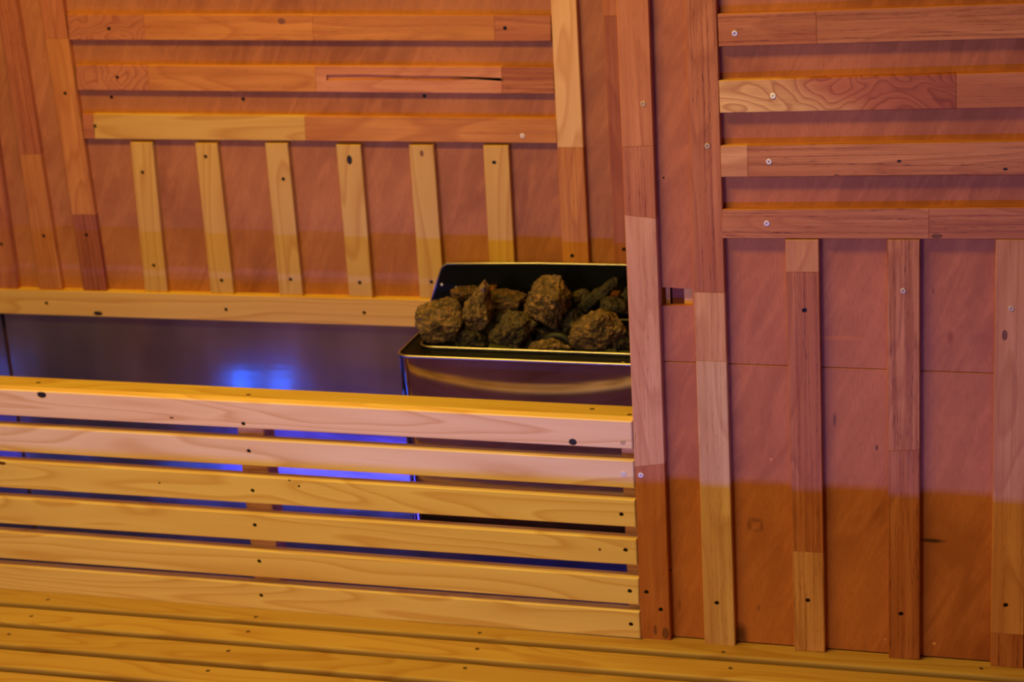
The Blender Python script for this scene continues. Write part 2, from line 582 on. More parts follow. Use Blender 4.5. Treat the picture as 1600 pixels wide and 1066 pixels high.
# back wall ---------------------------------------------------------
wall_back = structure('wall_back', box_mesh('wall_back', (X_L, Y_KS + .012, 0), (-0.50, Y_KS + .06, CEIL), BOARD))
C_SHEET = lin((178, 110, 58))
z_rail = on_y((0, 480), Y_KS).z
fr = frame(Vector((X_L, Y_KS, z_rail)), Vector((1, 0, 0)))
inv = fr.inverted()
w_ = -0.56 - X_L
ks = [((174, 152), 'hole'), ((380, 155), 'hole'), ((663, 150), 'hole')]
ks2 = [(local2(inv, on_y(p, Y_KS)), k) for p, k in ks]
sheet_b = link('plywood_sheet', plate_mesh('plywood_sheet', [Vector((0, 0)), Vector((w_, 0)), Vector((w_, CEIL - z_rail)), Vector((0, CEIL - z_rail))], 0.011, SHEET,
               [(circle(p, 0.0036, 12), 0.0045) for p, k in ks2]), wall_back, fr, C_SHEET)
for p, k in ks2:
    add_screw(sheet_b, fr, p, k)
z0 = 0.0
shield = link('steel_sheet', box_mesh('steel_sheet', (X_L + 0.012, Y_KS - .004, z0 + .001), (-0.565, Y_KS + .006, z_rail - .001), SHIELD), wall_back, None, None, 'dull stainless sheet below the bottom rail')

link('steel_sheet', box_mesh('steel_sheet', (X_L + .0005, 2.62, z0 + .001), (X_L + .008, Y_KS - .006, z_rail - .001), SHIELD), bpy.data.objects['wall_left'], None, None, 'dull stainless sheet on the side of the niche')
TOPB = -330


def ext(p, q, y):                                # the point of line pq at pixel row y
    t = (y - p[1]) / (q[1] - p[1])
    return (p[0] + (q[0] - p[0]) * t, y)


def frac(y0, y1, y):                             # how far up a board from row y1 to row y0 the row y lies
    yk = Y_K if y0 == TOPB and y1 < 600 else Y_R
    z0_, z1_, z_ = (on_y((900, r), yk).z for r in (y0, y1, y))
    return (z_ - z1_) / (z0_ - z1_)


def up(q, y=TOPB):
    TL, TR, BR, BL = q
    return (ext(TL, BL, y), ext(TR, BR, y), BR, BL)


PALE, PINEY, RED, DKRED, ORG = lin((210, 166, 82)), lin((212, 165, 74)), lin((196, 120, 66)), lin((176, 102, 60)), lin((210, 138, 62))
T = REC
# vertical battens left of the framed field
board(wall_back, up(((-54, 95), (-22, 95), (28, 452), (-8, 452))), Y_K, T, RED, HARD, 'v', screws=[((2, 382), 'hole')])
board(wall_back, up(((-15, -60), (15, -60), (96.5, 453), (62, 453))), Y_K, T, [ORG, RED], [SMOOTH, HARD], 'v', [(frac(TOPB, 453, 242), 0.0)], [((68, 369), 'hole')])
board(wall_back, up(((52, -60), (88, -60), (166, 456), (131, 456))), Y_K, T, [DKRED, ORG, RED], [HARD, SMOOTH, SMOOTH], 'v', [(frac(TOPB, 456, 336), 0), (frac(TOPB, 456, 61), 0)],
      [((101.6, 146), 'hole'), ((135, 367.5), 'hole')])
# horizontal slats of the field
y_b = [((104.7, 22.5), (860.5, 23.5), (861, 65), (108, 62.5)), ((118, 101.5), (865, 104.7), (866, 147), (121, 141)), ((128, 178), (869, 185), (870, 224), (131, 217))]
for dy in (0, 77, 154, 231):                     # the field goes on above the frame
    board(wall_back, ((93 - dy * .145, -52 - dy), (857 - dy * .05, -54 - dy * 1.02), (859 - dy * .05, -13 - dy * 1.02), (98 - dy * .145, -14 - dy)), Y_K, T, ORG, SMOOTH, 'h')
board(wall_back, y_b[0], Y_K, T, [RED, ORG, ORG, RED], [CURLY, SMOOTH, SMOOTH, HARD], 'h', [(0.168, 0), (0.526, 0), (0.891, 0)],
      [((170, 45), 'hole'), ((789, 44), 'hole')], [(440, 33, 0.0058, 1.2, 0.9, KNOT_RED)])
board(wall_back, y_b[1], Y_K, T, [RED, ORG, lin((222, 150, 100)), RED], [CURLY, SMOOTH, SMOOTH, HARD], 'h', [(0.160, 0), (0.520, 0), (0.898, 0)], [((183, 121), 'hole')],
      slots=[[(510, 126), (510, 117), (570, 116), (640, 118.5), (700, 119), (786, 122), (786, 127), (740, 123.5), (690, 126), (620, 124), (560, 125)][::-1]])
board(wall_back, y_b[2], Y_K, T, [RED, PINEY, ORG], [SMOOTH, PINE, SMOOTH], 'h', [(0.025, 0), (0.488, 0)], [((148, 197), 'hole'), ((816, 212), 'zinc')])
# posts right of the field
board(wall_back, up(((857.5, -60), (897, -60), (925, 512), (884, 512))), Y_K, T, [ORG, lin((230, 180, 118))], [SMOOTH, PINE], 'v', [(frac(TOPB, 512, 231), 0)], [((894, 400), 'hole')])
board(wall_back, up(((939, -60), (978, -60), (1004, 512), (965, 512))), Y_K, T, [DKRED, RED], [SMOOTH, SMOOTH], 'v', [(frac(TOPB, 512, 26), 0)], [((975, 390), 'hole')])
# short battens under the field
short = [((203, 222.5), (237.5, 222.5), (262, 462), (227, 461)), ((304.7, 224), (339, 224), (365.6, 465), (330, 465)), ((414, 224), (449, 224), (473.5, 469), (437.5, 468)),
         ((525, 226.5), (563, 227), (583, 471), (546, 470)), ((639, 227), (677, 227), (694.5, 471), (656.5, 470)), ((754.7, 227.5), (794, 227.5), (807, 473), (768, 472))]
ssc = [[(222.5, 269.7), (240, 415)], [(321, 245), (346, 438.5)], [(442.5, 280), (454, 437)], [(562, 442)], [(674, 441)], [(772, 254)]]
skn = [(), (), (), [(546, 250, 0.0055, 1.5, 0.9, KNOT)], [(659, 240, 0.004, 1.4, 0.8, KNOT_RED)], ()]
for q, s, kk in zip(short, ssc, skn):
    board(wall_back, q, Y_K, T, PALE if random.random() < .5 else PINEY, PINE, 'v', (), [(p, 'hole') for p in s], kk)
# bottom rail over the steel sheet
r_end = lerp((0, 452), (662, 469), 1.52)
r_end2 = lerp((0, 490), (655, 511.5), 1.52)
r0, r1 = lerp((0, 452), (662, 469), -0.02), lerp((0, 490), (655, 511.5), -0.02)
board(wall_back, (r0, r_end, r_end2, r1), Y_K - .004, T + .004, lin((224, 178, 86)), PINE, 'h', (), [((72.5, 474), 'hole'), ((353, 484), 'hole'), ((569, 489), 'hole')],
      [(153, 490, 0.006, 1.6, 0.7, KNOT)], name='bottom_rail')

# right wall --------------------------------------------------------
X_R1 = X_E
wall_right = structure('wall_right', box_mesh('wall_right', (-0.612, Y_RS + .040, ZB), (X_R1, Y_RS + .055, CEIL), BOARD))
structure('wall_lower', box_mesh('wall_lower', (-0.612, Y_RS + .012, 0), (X_R1, Y_RS + .055, ZB - .0005), BOARD))
fr = frame(Vector((-0.628, Y_RS, ZB + .0005)), Vector((1, 0, 0)))
inv = fr.inverted()
seam = local2(inv, on_y((1285, 574), Y_RS)).y
wR, hR = X_R1 + 0.628, CEIL - ZB - .0005
cut = [local2(inv, on_y(p, Y_RS)) for p in ((1026, 478), (1082.5, 477.5), (1082, 451.5), (1060, 450.5), (1044, 449), (1026, 449.5))]
C_SR = lin((186, 110, 62))
R_ = lambda p: local2(inv, on_y(p, Y_RS))
def S_(px, py, wx, wy, st, fac):
    q = R_((px, py))
    return (q.x, q.y, wx / 1130.0, wy / 1080.0, st, fac)


OLD, INK, RUST = (0.30, 0.25, 0.22), (0.10, 0.10, 0.12), (0.62, 0.40, 0.20)
UPSP = [(1485, 527, 6, 14, .8, RUST), (1310, 528, 60, 4, .55, (1.25, 1.15, .7)), (1458, 455, 3, 8, .6, OLD)]
LOSP = [(1171, 821, 4, 11, .55, OLD), (1190, 822, 4, 11, .55, OLD), (1181, 813, 14, 5, .5, OLD), (1181, 829, 10, 4, .4, OLD), (1456, 845, 24, 4, .9, INK),
        (1158, 992, 14, 26, .8, INK), (1370, 700, 3, 7, .8, INK), (1304, 656, 3, 14, .6, INK), (1062, 946, 3, 12, .5, OLD), (1185, 950, 5, 8, .4, OLD), (1205, 718, 3, 3, .6, (1.8, 2.2, 3)), (1460, 1006, 4, 3, .9, (2, 3, 5)), (1383, 999, 4, 2, .7, (1.6, 2, 3))]
up_holes = [(cut, None), (circle(R_((1037, 278)), 0.0016, 8), 0.004)]
lo_holes = [(circle(R_((1048, 891)), 0.0020, 8), 0.004)]
link('plywood_sheet', plate_mesh('plywood_sheet', [Vector((0, seam + .0004)), Vector((wR, seam + .0004)), Vector((wR, hR)), Vector((0, hR))], 0.009, sheet_material([S_(*a) for a in UPSP]), up_holes, 0.0006), wall_right, fr, C_SR)
link('plywood_sheet', plate_mesh('plywood_sheet', [Vector((0, 0)), Vector((wR, 0)), Vector((wR, seam - .0004)), Vector((0, seam - .0004))], 0.009, sheet_material([S_(*a) for a in LOSP]), lo_holes, 0.0006), wall_right, fr, lin((188, 112, 60)))
# raw timber visible in the cut-out
c = [on_y(p, Y_RS) for p in ((1066, 446), (1092, 482), (1046, 446), (1030, 482))]
link('stud', box_mesh('stud', (c[0].x, Y_RS + .010, c[1].z - .02), (c[1].x, Y_RS + .038, c[0].z + .02), PINE, .001), wall_right, None, lin((232, 180, 110)), 'raw timber edge inside the cut-out')
link('stud', box_mesh('stud', (c[2].x, Y_RS + .016, c[1].z - .02), (c[0].x - .0005, Y_RS + .038, c[0].z + .02), HARD, .001), wall_right, None, lin((150, 70, 50)), 'dark red timber inside the cut-out')
link('stud', box_mesh('stud', (c[2].x - .009, Y_RS + .012, c[1].z - .02), (c[2].x - .003, Y_RS + .036, c[0].z + .004), PINE, .002), wall_right, None, lin((226, 170, 110)), 'pale splinter of timber inside the cut-out')

HW1, HW2, HW3, HW4 = lin((212, 140, 84)), lin((202, 127, 75)), lin((220, 156, 98)), lin((226, 167, 110))
LIGHT = lin((234, 192, 140))
top = -330


def vbat(l, r, y0, yl, yr, **kw):
    return (ext(l[0], l[1], y0), ext(r[0], r[1], y0), ext(r[0], r[1], yr), ext(l[0], l[1], yl))


b1 = vbat(((962.5, 0), (1002, 999.5)), ((1013, 0), (1047.9, 1002.5)), top, 999.5, 1002.5)
board(wall_right, b1, Y_R, T + .006, [HW2, lin((232, 176, 132)), HW2, HW1], [SMOOTH, SMOOTH, HARD, SMOOTH], 'v', [(frac(top, 1001, 729), -0.003), (frac(top, 1001, 341), 0.0015), (frac(top, 1001, 231), -0.0015)],
      [((1004.7, 162), 'brass'), ((1001.3, 742.5), 'zinc'), ((1010, 925.5), 'hole'), ((1032.5, 953), 'hole')], [(1040, 990, 0.006, 1.6, .8, KNOT_RED), (1024, 985, 0.004, 2.2, .6, KNOT_RED)],
      label='batten at the free edge of the wall beside the guard')
b2 = vbat(((1070, 0), (1101, 1007.6)), ((1119, 0), (1148.4, 1010)), top, 1007.6, 1010)
board(wall_right, b2, Y_R, T, [LIGHT, HW4, HW2], [SMOOTH, SMOOTH, HARD], 'v', [(frac(top, 1008, 566), 0), (frac(top, 1008, 459), 0)],
      [((1105, 228), 'brass'), ((1120, 942.5), 'hole')])
hs = [((1121, 22), (1600, 5), (1600, 60), (1123, 73)), ((1123, 126), (1600, 112.5), (1600, 168), (1125, 176.7)),
      ((1125.5, 228), (1600, 220.6), (1600, 273.7), (1126.5, 277)), ((1127.5, 327.5), (1600, 324), (1600, 374), (1127.8, 372.6))]


def widen(q, k=1.28):
    TL, TR, BR, BL = q
    return (TL, lerp(TL, TR, k), lerp(BL, BR, k), BL)


jj = lambda x, q: ((on_y((x, 200), Y_R).x - on_y(q[0], Y_R).x) / (on_y(widen(q)[1], Y_R).x - on_y(q[0], Y_R).x), 0)
for dy in (0, 105, 208):
    board(wall_right, widen(((1119 - dy * .03, -84 - dy), (1600, -106 - dy * 1.05), (1600, -50 - dy * 1.05), (1121 - dy * .03, -34 - dy))), Y_R, T, HW2, HARD, 'h')
board(wall_right, widen(hs[0]), Y_R, T, [HW2, HW1], [HARD, HARD], 'h', [jj(1277, hs[0])], [((1148, 52), 'zinc')])
board(wall_right, widen(hs[1]), Y_R, T, [lin((200, 116, 74)), HW2], [FIGURED, SMOOTH], 'h', [jj(1493, hs[1])], [((1207.7, 149.5), 'zinc')])
board(wall_right, widen(hs[2]), Y_R, T, [HW4, HW1], [SMOOTH, HARD], 'h', [jj(1167, hs[2])], [((1201.5, 252.5), 'zinc')],
      [(1405, 252, 0.0022, 1.4, .8, KNOT), (1571, 264.5, 0.0024, 1.3, .8, KNOT), (1307, 274, 0.0020, 1.6, .6, KNOT_RED)])
board(wall_right, widen(hs[3]), Y_R, T, [HW1, HW2], [HARD, HARD], 'h', [jj(1452, hs[3])], [((1198, 349), 'zinc')], [(1464, 369, 0.005, 1.5, .6, KNOT_RED)])
b3 = vbat(((1227, 375), (1241.3, 1016.8)), ((1279, 375), (1289, 1020)), 374.5, 1016.8, 1020)
board(wall_right, b3, Y_R, T, [HW4, HW2, HW3], [HARD, HARD, SMOOTH], 'v', [(frac(375, 1018, 863), 0), (frac(375, 1018, 426), 0)], [((1257, 485), 'hole'), ((1262.5, 938.5), 'hole')])
b4 = vbat(((1386, 375), (1388.2, 1029)), ((1437, 375), (1437, 1031)), 374.5, 1029, 1031)
board(wall_right, b4, Y_R, T, [HW2, HW1], [HARD, HARD], 'v', [(frac(375, 1030, 705), -0.002)], [((1411, 454.5), 'brass'), ((1408, 959.5), 'hole')])
b5 = vbat(((1556, 375), (1547.5, 1041)), ((1608, 375), (1599, 1045)), 374.5, 1041, 1045)
board(wall_right, b5, Y_R, T, [HW2, HW3], [HARD, SMOOTH], 'v', [(frac(375, 1043, 991), 0)], [((1580, 482), 'brass'), ((1571.5, 946), 'hole')], [(1570, 524, 0.0045, 1.7, .8, KNOT_RED)])
x_end = max(on_y(widen(h)[k], Y_R).x for h in hs for k in (1, 2)) + .0008
for k in range(7):                               # stile closing the field, then plain battens towards the corner
    xk = x_end + k * 0.145
    if xk + .046 < X_E:
        fr = frame(Vector((xk + .0225, Y_R, ZB + .0005)), Vector((0, 0, 1)))
        link('batten', plate_mesh('batten', [Vector((0, -.0225)), Vector((CEIL - ZB - .03, -.0225)), Vector((CEIL - ZB - .03, .0225)), Vector((0, .0225))], T, HARD, (), .0009), wall_right, fr, (HW2, HW1, HW3)[k % 3])

# ================================================================== SLATTED GUARD
guard = thing('slatted_guard', 'pine guard of horizontal slats standing on the bench before the heater', 'guard', (-1.2, 2.56, ZB))
GP = [lin((246, 210, 164)), lin((246, 214, 164)), lin((246, 216, 166)), lin((243, 212, 160)), lin((245, 214, 164)), lin((243, 212, 162))]
gl = [((0, 608.4), (987.3, 658.8), (988.7, 702.6), (0, 649)), ((0, 664.7), (990, 720.7), (991.7, 764), (0, 705)), ((0, 720), (992.2, 781.6), (994, 824.8), (0, 762)),
      ((0, 777), (994.6, 843), (996, 884), (0, 818)), ((0, 831), (998, 904), (998.8, 946), (0, 872.5)), ((0, 883), (999.3, 956), (1001, 999), (0, 923.5))]
gs = [[((973, 691), 'brass'), ((380, 662.5), 'hole')], [((974, 740.5), 'zinc'), ((388.5, 705), 'hole')], [((971, 804), 'hole'), ((394.5, 767), 'hole')],
      [((977.5, 860), 'hole'), ((398, 821), 'hole')], [((984, 924), 'hole'), ((405, 877.5), 'hole')], [((986, 976), 'hole'), ((408, 931), 'hole')]]
gk = [[(65, 617, 0.0072, 1.15, 0.8, KNOT), (895, 691, 0.0062, 1.0, .85, KNOT), (268, 653, .0025, 1.5, .7, KNOT_RED)], [], [(249, 755, .0018, 1, 1, KNOT), (452, 751, .0018, 1, 1, KNOT), (467, 760, .0022, 1, 1, KNOT), (3, 724, .006, 1.2, .6, KNOT_RED)],
      [(937, 859, .0024, 1, 1, KNOT_RED)], [], []]
TG = 0.0185


def leftext(q, k=0.13):
    TL, TR, BR, BL = q
    return (lerp(TR, TL, 1 + k), TR, BR, lerp(BR, BL, 1 + k))


for i, q in enumerate(gl):
    board(guard, leftext(q), Y_G, TG, GP[i], PINE, 'h', (), gs[i], gk[i], name='slat', bev=0.0016)
# cap rail flush with the first slat, behind it
pR, pL = on_y(gl[0][1], Y_G), on_y(lerp(gl[0][1], gl[0][0], 1.13), Y_G)
o = Vector((pL.x, Y_G + TG + 0.0003, pL.z))
u = Vector((pR.x + .012 - pL.x, 0, pR.z - pL.z))
fr = frame(o, u, Vector((0, -u.z, u.x)).normalized() if False else Vector((0, 0, 1)))
L_ = u.length
rail = link('top_rail', plate_mesh('top_rail', [Vector((0, 0)), Vector((L_, 0)), Vector((L_, 0.043)), Vector((0, 0.043))], 0.038, PINE, (), 0.0014), guard, fr, lin((206, 174, 100)))
inv = fr.inverted()
for p in ((925, 633.5), (981, 646), (388, 614), (60, 597)):
    q = local2(inv, on_z(p, fr.translation.z))
    m = fr @ Matrix.Translation((q.x, min(max(q.y, .008), .036), 0.0002))
    link('screw', SCREWS['hole'], rail, m, None, 'dark sunken screw')
# posts behind the slats
for (p, q, p2, q2) in (((371.7, 673), (412, 673), (390, 845), (430.4, 845)), ((970.4, 709), (1013, 709), (980, 890), (1022, 890)), ((-150, 645), (-111, 645), (-120, 800), (-82, 800))):
    yp = Y_G + TG + .0002
    zt = fr.translation.z - .039
    a, b, c2, d2 = on_y(p, yp), on_y(q, yp), on_y(p2, yp), on_y(q2, yp)
    xa, xb = (a.x + c2.x) / 2, (b.x + d2.x) / 2
    xb = min(xb, -0.626)
    link('post', box_mesh('post', (xa, yp, 0.0), (xb, yp + .040, zt), HARD, .0015), guard, None, lin((232, 176, 124)))

# ================================================================== BENCH
bench = thing('bench', 'pine sauna bench of narrow boards with rounded edges', 'bench', (-0.7, 2.0, 0))
XB0, XB1 = X_L + .004, X_E - .004
fy = lambda x, y0: y0 + 0.0118 * (x + 0.75)
front_y = [2.5045, 2.436, 2.3655, 2.2985]
edges = [(2.5385 if i == 0 else front_y[i - 1] - 0.0160, front_y[i]) for i in range(4)]
yy = front_y[-1]
while yy - 0.0695 > 1.405:
    edges.append((yy - 0.0160, yy - 0.0695))
    yy -= 0.0695
BS = [(75, 937), (400, 964), (750, 989), (1131, 1019), (1534, 1044.5), (49, 963), (388, 987), (746, 1014), (1142, 1044), (14, 991), (357, 1017), (727, 1044), (325, 1048), (-15, 1020), (1080, 1075)]
bcols = [lin((190, 153, 92)), lin((194, 157, 96)), lin((187, 150, 88))]
for i, (yb, yf) in enumerate(edges):
    x0, x1 = XB0, XB1
    yb0, yb1 = fy(x0, yb), fy(x1, yb)
    if i == 0:
        yb0 = yb1 = 2.5376
        # behind the right wall's battens the first board ends at the sheet
        yb1 = yb0
    o = Vector((x0, fy(x0, yf), ZB))
    u = Vector((x1 - x0, fy(x1, yf) - fy(x0, yf), 0))
    fr = frame(o, u, Vector((0, 0, 1)))
    inv = fr.inverted()
    P = [Vector((x0, fy(x0, yf), ZB)), Vector((x1, fy(x1, yf), ZB)), Vector((x1, yb1, ZB)), Vector((x0, yb0, ZB))]
    if i == 0:
        P = P[:2] + [Vector((x1, Y_RS - .0005, ZB)), Vector((-0.6285, Y_RS - .0005, ZB)), Vector((-0.6285, 2.5376, ZB)), Vector((x0, 2.5376, ZB))]
    poly = [local2(inv, p) for p in P]
    sc = []
    for p in BS:
        w = on_z(p, ZB)
        if fy(w.x, yf) + .006 < w.y < fy(w.x, yb) - .004:
            sc.append(local2(inv, w))
    holes = [(circle(p, 0.0036, 12, 1, 1, .08), 0.0045) for p in sc]
    kn = []
    w = on_z((493, 1053), ZB)
    if fy(w.x, yf) < w.y < fy(w.x, yb):
        kn = [local2(inv, w)]
        kn[0].y = max(kn[0].y, .024)
        holes += [(circle(p, 0.0125, 14, 1.35, .9), 0.0042) for p in kn]
    bb = [0.008] + [0.001] * (len(poly) - 3) + [0.0035 if i else .001, 0.001]
    bb = [0.0042, 0.001, 0.003, 0.001] if len(poly) == 4 else [0.0042] + [0.0006] * 5
    me = plate_mesh('bench_board', poly, 0.026, PINE, holes, bb, 4)
    b_ = link('bench_board', me, bench, fr, bcols[i % 3])
    for p in sc:
        add_screw(b_, fr, p, 'hole')
    for p in kn:
        knot_piece(b_, fr, p, 0.0125, 1.35, .9, KNOT_RED)
for x in (-1.85, -1.0, -0.1, 0.9):
    link('bearer', box_mesh('bearer', (x - .022, 1.412, ZB - .075), (x + .022, 2.530, ZB - .0265), PINE, .002), bench, None, bcols[0])
    link('leg', box_mesh('leg', (x - .022, 1.42, 0), (x + .022, 1.464, ZB - .0755), PINE, .002), bench, None, bcols[0])
link('front_board', box_mesh('front_board', (XB0, 1.384, 0.02), (XB1, 1.404, ZB), PINE, .003), bench, None, bcols[1])

# ================================================================== HEATER
HX0, HX1, HY0, HY1 = -1.074, -0.652, 2.757, 2.992
ZR = H - 0.989
ZH0 = H - 1.315
heater = thing('sauna_heater', 'stainless steel sauna heater with black rim, filled with stones', 'heater', ((HX0 + HX1) / 2, 2.87, ZH0))


def rrect(x0, x1, y0, y1, r, seg=6, rb=None):
    rb = r if rb is None else rb
    pts = []
    for cx, cy, a0, rr in ((x1 - r, y0 + r, -90, r), (x1 - rb, y1 - rb, 0, rb), (x0 + rb, y1 - rb, 90, rb), (x0 + r, y0 + r, 180, r)):
        for i in range(seg + 1):
            a = math.radians(a0 + 90 * i / seg)
            pts.append((cx + rr * math.cos(a), cy + rr * math.sin(a)))
    return pts


def loft(name, rings, material, smooth=True, cap0=False, cap1=False):
    V, F = [], []
    n = len(rings[0])
    for ring in rings:
        V.extend(ring)
    for k in range(len(rings) - 1):
        for i in range(n):
            F.append([k * n + i, k * n + (i + 1) % n, (k + 1) * n + (i + 1) % n, (k + 1) * n + i])
    if cap0:
        F.append(list(range(n)))
    if cap1:
        F.append(list(range((len(rings) - 1) * n, len(rings) * n)))
    return mesh(name, V, F, material, smooth)


def dense(pts, step=0.012):
    out = []
    for i in range(len(pts)):
        a, b = pts[i], pts[(i + 1) % len(pts)]
        d = math.hypot(b[0] - a[0], b[1] - a[1])
        k = max(1, int(d / step))
        for j in range(k):
            t = j / k
            out.append((a[0] + (b[0] - a[0]) * t, a[1] + (b[1] - a[1]) * t))
    return out


outer = dense(rrect(HX0, HX1, HY0, HY1, 0.022, 8, 0.006))
XC, HW = (HX0 + HX1) / 2, (HX1 - HX0) / 2


def bulge(x, y, z):
    """The pressed front bows out slightly."""
    if y > HY0 + .012:
        return y
    s = (x - XC) / HW
    v = (z - ZH0) / (ZR - ZH0)
    return y + 0.06 * s * s * min(ZR - z, 0.09)


rings = []
NZ = 26
for k in range(NZ + 1):
    z = ZH0 + .03 + (ZR - ZH0 - .03) * k / NZ
    rings.append([(x, bulge(x, y, z), z) for x, y in outer])
low = dense(rrect(HX0 + .02, HX1 - .02, HY0 + .03, HY1, 0.02, 8, 0.006))
casing = link('casing', loft('casing', rings, STEEL), heater, None, None, 'mirror-like bowed steel casing')
hz0 = ZH0 + .03
link('base_pan', mesh('base_pan', [(x, y, hz0) for x, y in rrect(HX0 + .002, HX1 - .002, HY0 + .002, HY1, .02, 6, .006)] + [(x, y, ZH0) for x, y in rrect(HX0 + .04, HX1 - .04, HY0 + .05, HY1 - .01, .02, 6, .006)],
     [[i, (i + 1) % 28, 28 + (i + 1) % 28, 28 + i] for i in range(28)] + [list(range(28, 56))], BLACK), heater)
link('outer_edge', tube_mesh('outer_edge', [Vector((x, y, ZR)) for x, y in outer], 0.0022, EDGE, True, 8), heater, None, None, 'bright steel lip')
# basin
IX0, IX1, IY0, IY1 = HX0 + .020, HX1 - .018, HY0 + .052, HY1 - .012
inner = dense(rrect(IX0, IX1, IY0, IY1, 0.022, 8, 0.01))
n_o = len(outer)


def resample(pts, n):
    L = [0.0]
    for i in range(len(pts)):
        a, b = pts[i], pts[(i + 1) % len(pts)]
        L.append(L[-1] + math.hypot(b[0] - a[0], b[1] - a[1]))
    out = []
    for k in range(n):
        s = L[-1] * k / n
        i = max(j for j in range(len(pts)) if L[j] <= s)
        a, b = pts[i], pts[(i + 1) % len(pts)]
        t = (s - L[i]) / max(L[i + 1] - L[i], 1e-9)
        out.append((a[0] + (b[0] - a[0]) * t, a[1] + (b[1] - a[1]) * t))
    return out


in_r = resample(rrect(IX0, IX1, IY0, IY1, 0.022, 8, 0.01), 120)
out_r = resample(rrect(HX0 + .001, HX1 - .001, HY0 + .001, HY1, 0.022, 8, 0.006), 120)
link('rim', loft('rim', [[(x, y, ZR - .0015) for x, y in out_r], [(x, y, ZR - .0055) for x, y in in_r]], BLACK, False), heater, None, None, 'black enamelled rim')
link('basin_edge', tube_mesh('basin_edge', [Vector((x, y, ZR - .001)) for x, y in in_r], 0.0021, EDGE, True, 8), heater, None, None, 'bright steel edge of the stone basin')
ZBAS = ZR - .075
in_b = resample(rrect(IX0 + .004, IX1 - .004, IY0 + .004, IY1 - .002, 0.02, 8, 0.01), 120)
link('basin', loft('basin', [[(x, y, ZR - .004) for x, y in in_r], [(x, y, ZBAS) for x, y in in_b]], DARK, True, False, True), heater)
# back plate
YP = 2.982
pts = [on_y(p, YP) for p in ((655, 500), (672, 478), (687, 428), (689.5, 420), (693, 415), (699, 411.8), (840, 411.5), (978, 414))]
pts = pts + [Vector((HX1 - .022, YP, pts[-1].z)), Vector((HX1 - .008, YP, pts[-1].z - .01)), Vector((HX1, YP, ZR - .002)), Vector((HX0 + .004, YP, ZR - .002))]
fr = frame(Vector((XC, YP, ZR)), Vector((1, 0, 0)))
inv = fr.inverted()
bp2 = [local2(inv, p) for p in pts[1:]]
area2 = sum(bp2[i].x * bp2[(i + 1) % len(bp2)].y - bp2[(i + 1) % len(bp2)].x * bp2[i].y for i in range(len(bp2)))
if area2 < 0:
    bp2 = bp2[::-1]
link('back_plate', plate_mesh('back_plate', bp2, 0.006, BLACK, (), 0.0008), heater, fr, None, 'black enamelled back plate')
link('back_plate_edge', tube_mesh('back_plate_edge', [p + Vector((0, -.0005, 0)) for p in pts[1:-1]], 0.0018, EDGE, False, 8), heater, None, None, 'bright steel edge of the back plate')
# side cheeks joining rim and back plate
COPPER = plain('copper', (0.55, 0.22, 0.07), 0.35, 0.8)
for p in ((770, 449), (963, 458)):
    c = on_y(p, YP - .006)
    link('bracket', box_mesh('bracket', (c.x - .007, YP - .02, c.z - .003), (c.x + .007, YP - .001, c.z + .003), COPPER, .001), heater, None, None, 'small copper-coloured bracket')
for p in ((680.5, 448.5), (690, 445), (713, 450)):
    c = on_y(p, YP - .001)
    link('rivet', plate_mesh('rivet', circle((0, 0), .0024, 12), .003, ZINC, (), .001, 2), heater, frame(c, Vector((1, 0, 0))), None, 'small steel rivet')
c = on_z((971, 568), ZR + .003)
link('rivet', plate_mesh('rivet', circle((0, 0), .0026, 12), .003, BRASS, (), .001, 2), heater, frame(Vector((c.x, HY0 + .006, ZR + .002)), Vector((1, 0, 0)), Vector((0, 0, 1))), None, 'small brass rivet')
# heating element: a U-bend looking out between the stones
arc = []
cA = on_y((871, 541), 2.868)
for i in range(-3, 16):
    if i < 0:
        arc.append(cA + Vector((-.0235, 0, i * .012)))
    elif i > 12:
        arc.append(cA + Vector((.0235, 0, (12 - i) * .012)))
    else:
        a = math.pi - math.pi * i / 12
        arc.append(cA + Vector((.0235 * math.cos(a), 0, .019 * math.sin(a))))
link('heating_element', tube_mesh('heating_element', arc, 0.0062, DARK, False, 12), heater, None, None, 'dark bent heating element between the stones')

# ================================================================== STONES
def uv(u, v):
    return (620 + u / 4.2105, 390 + v / 4.2105)


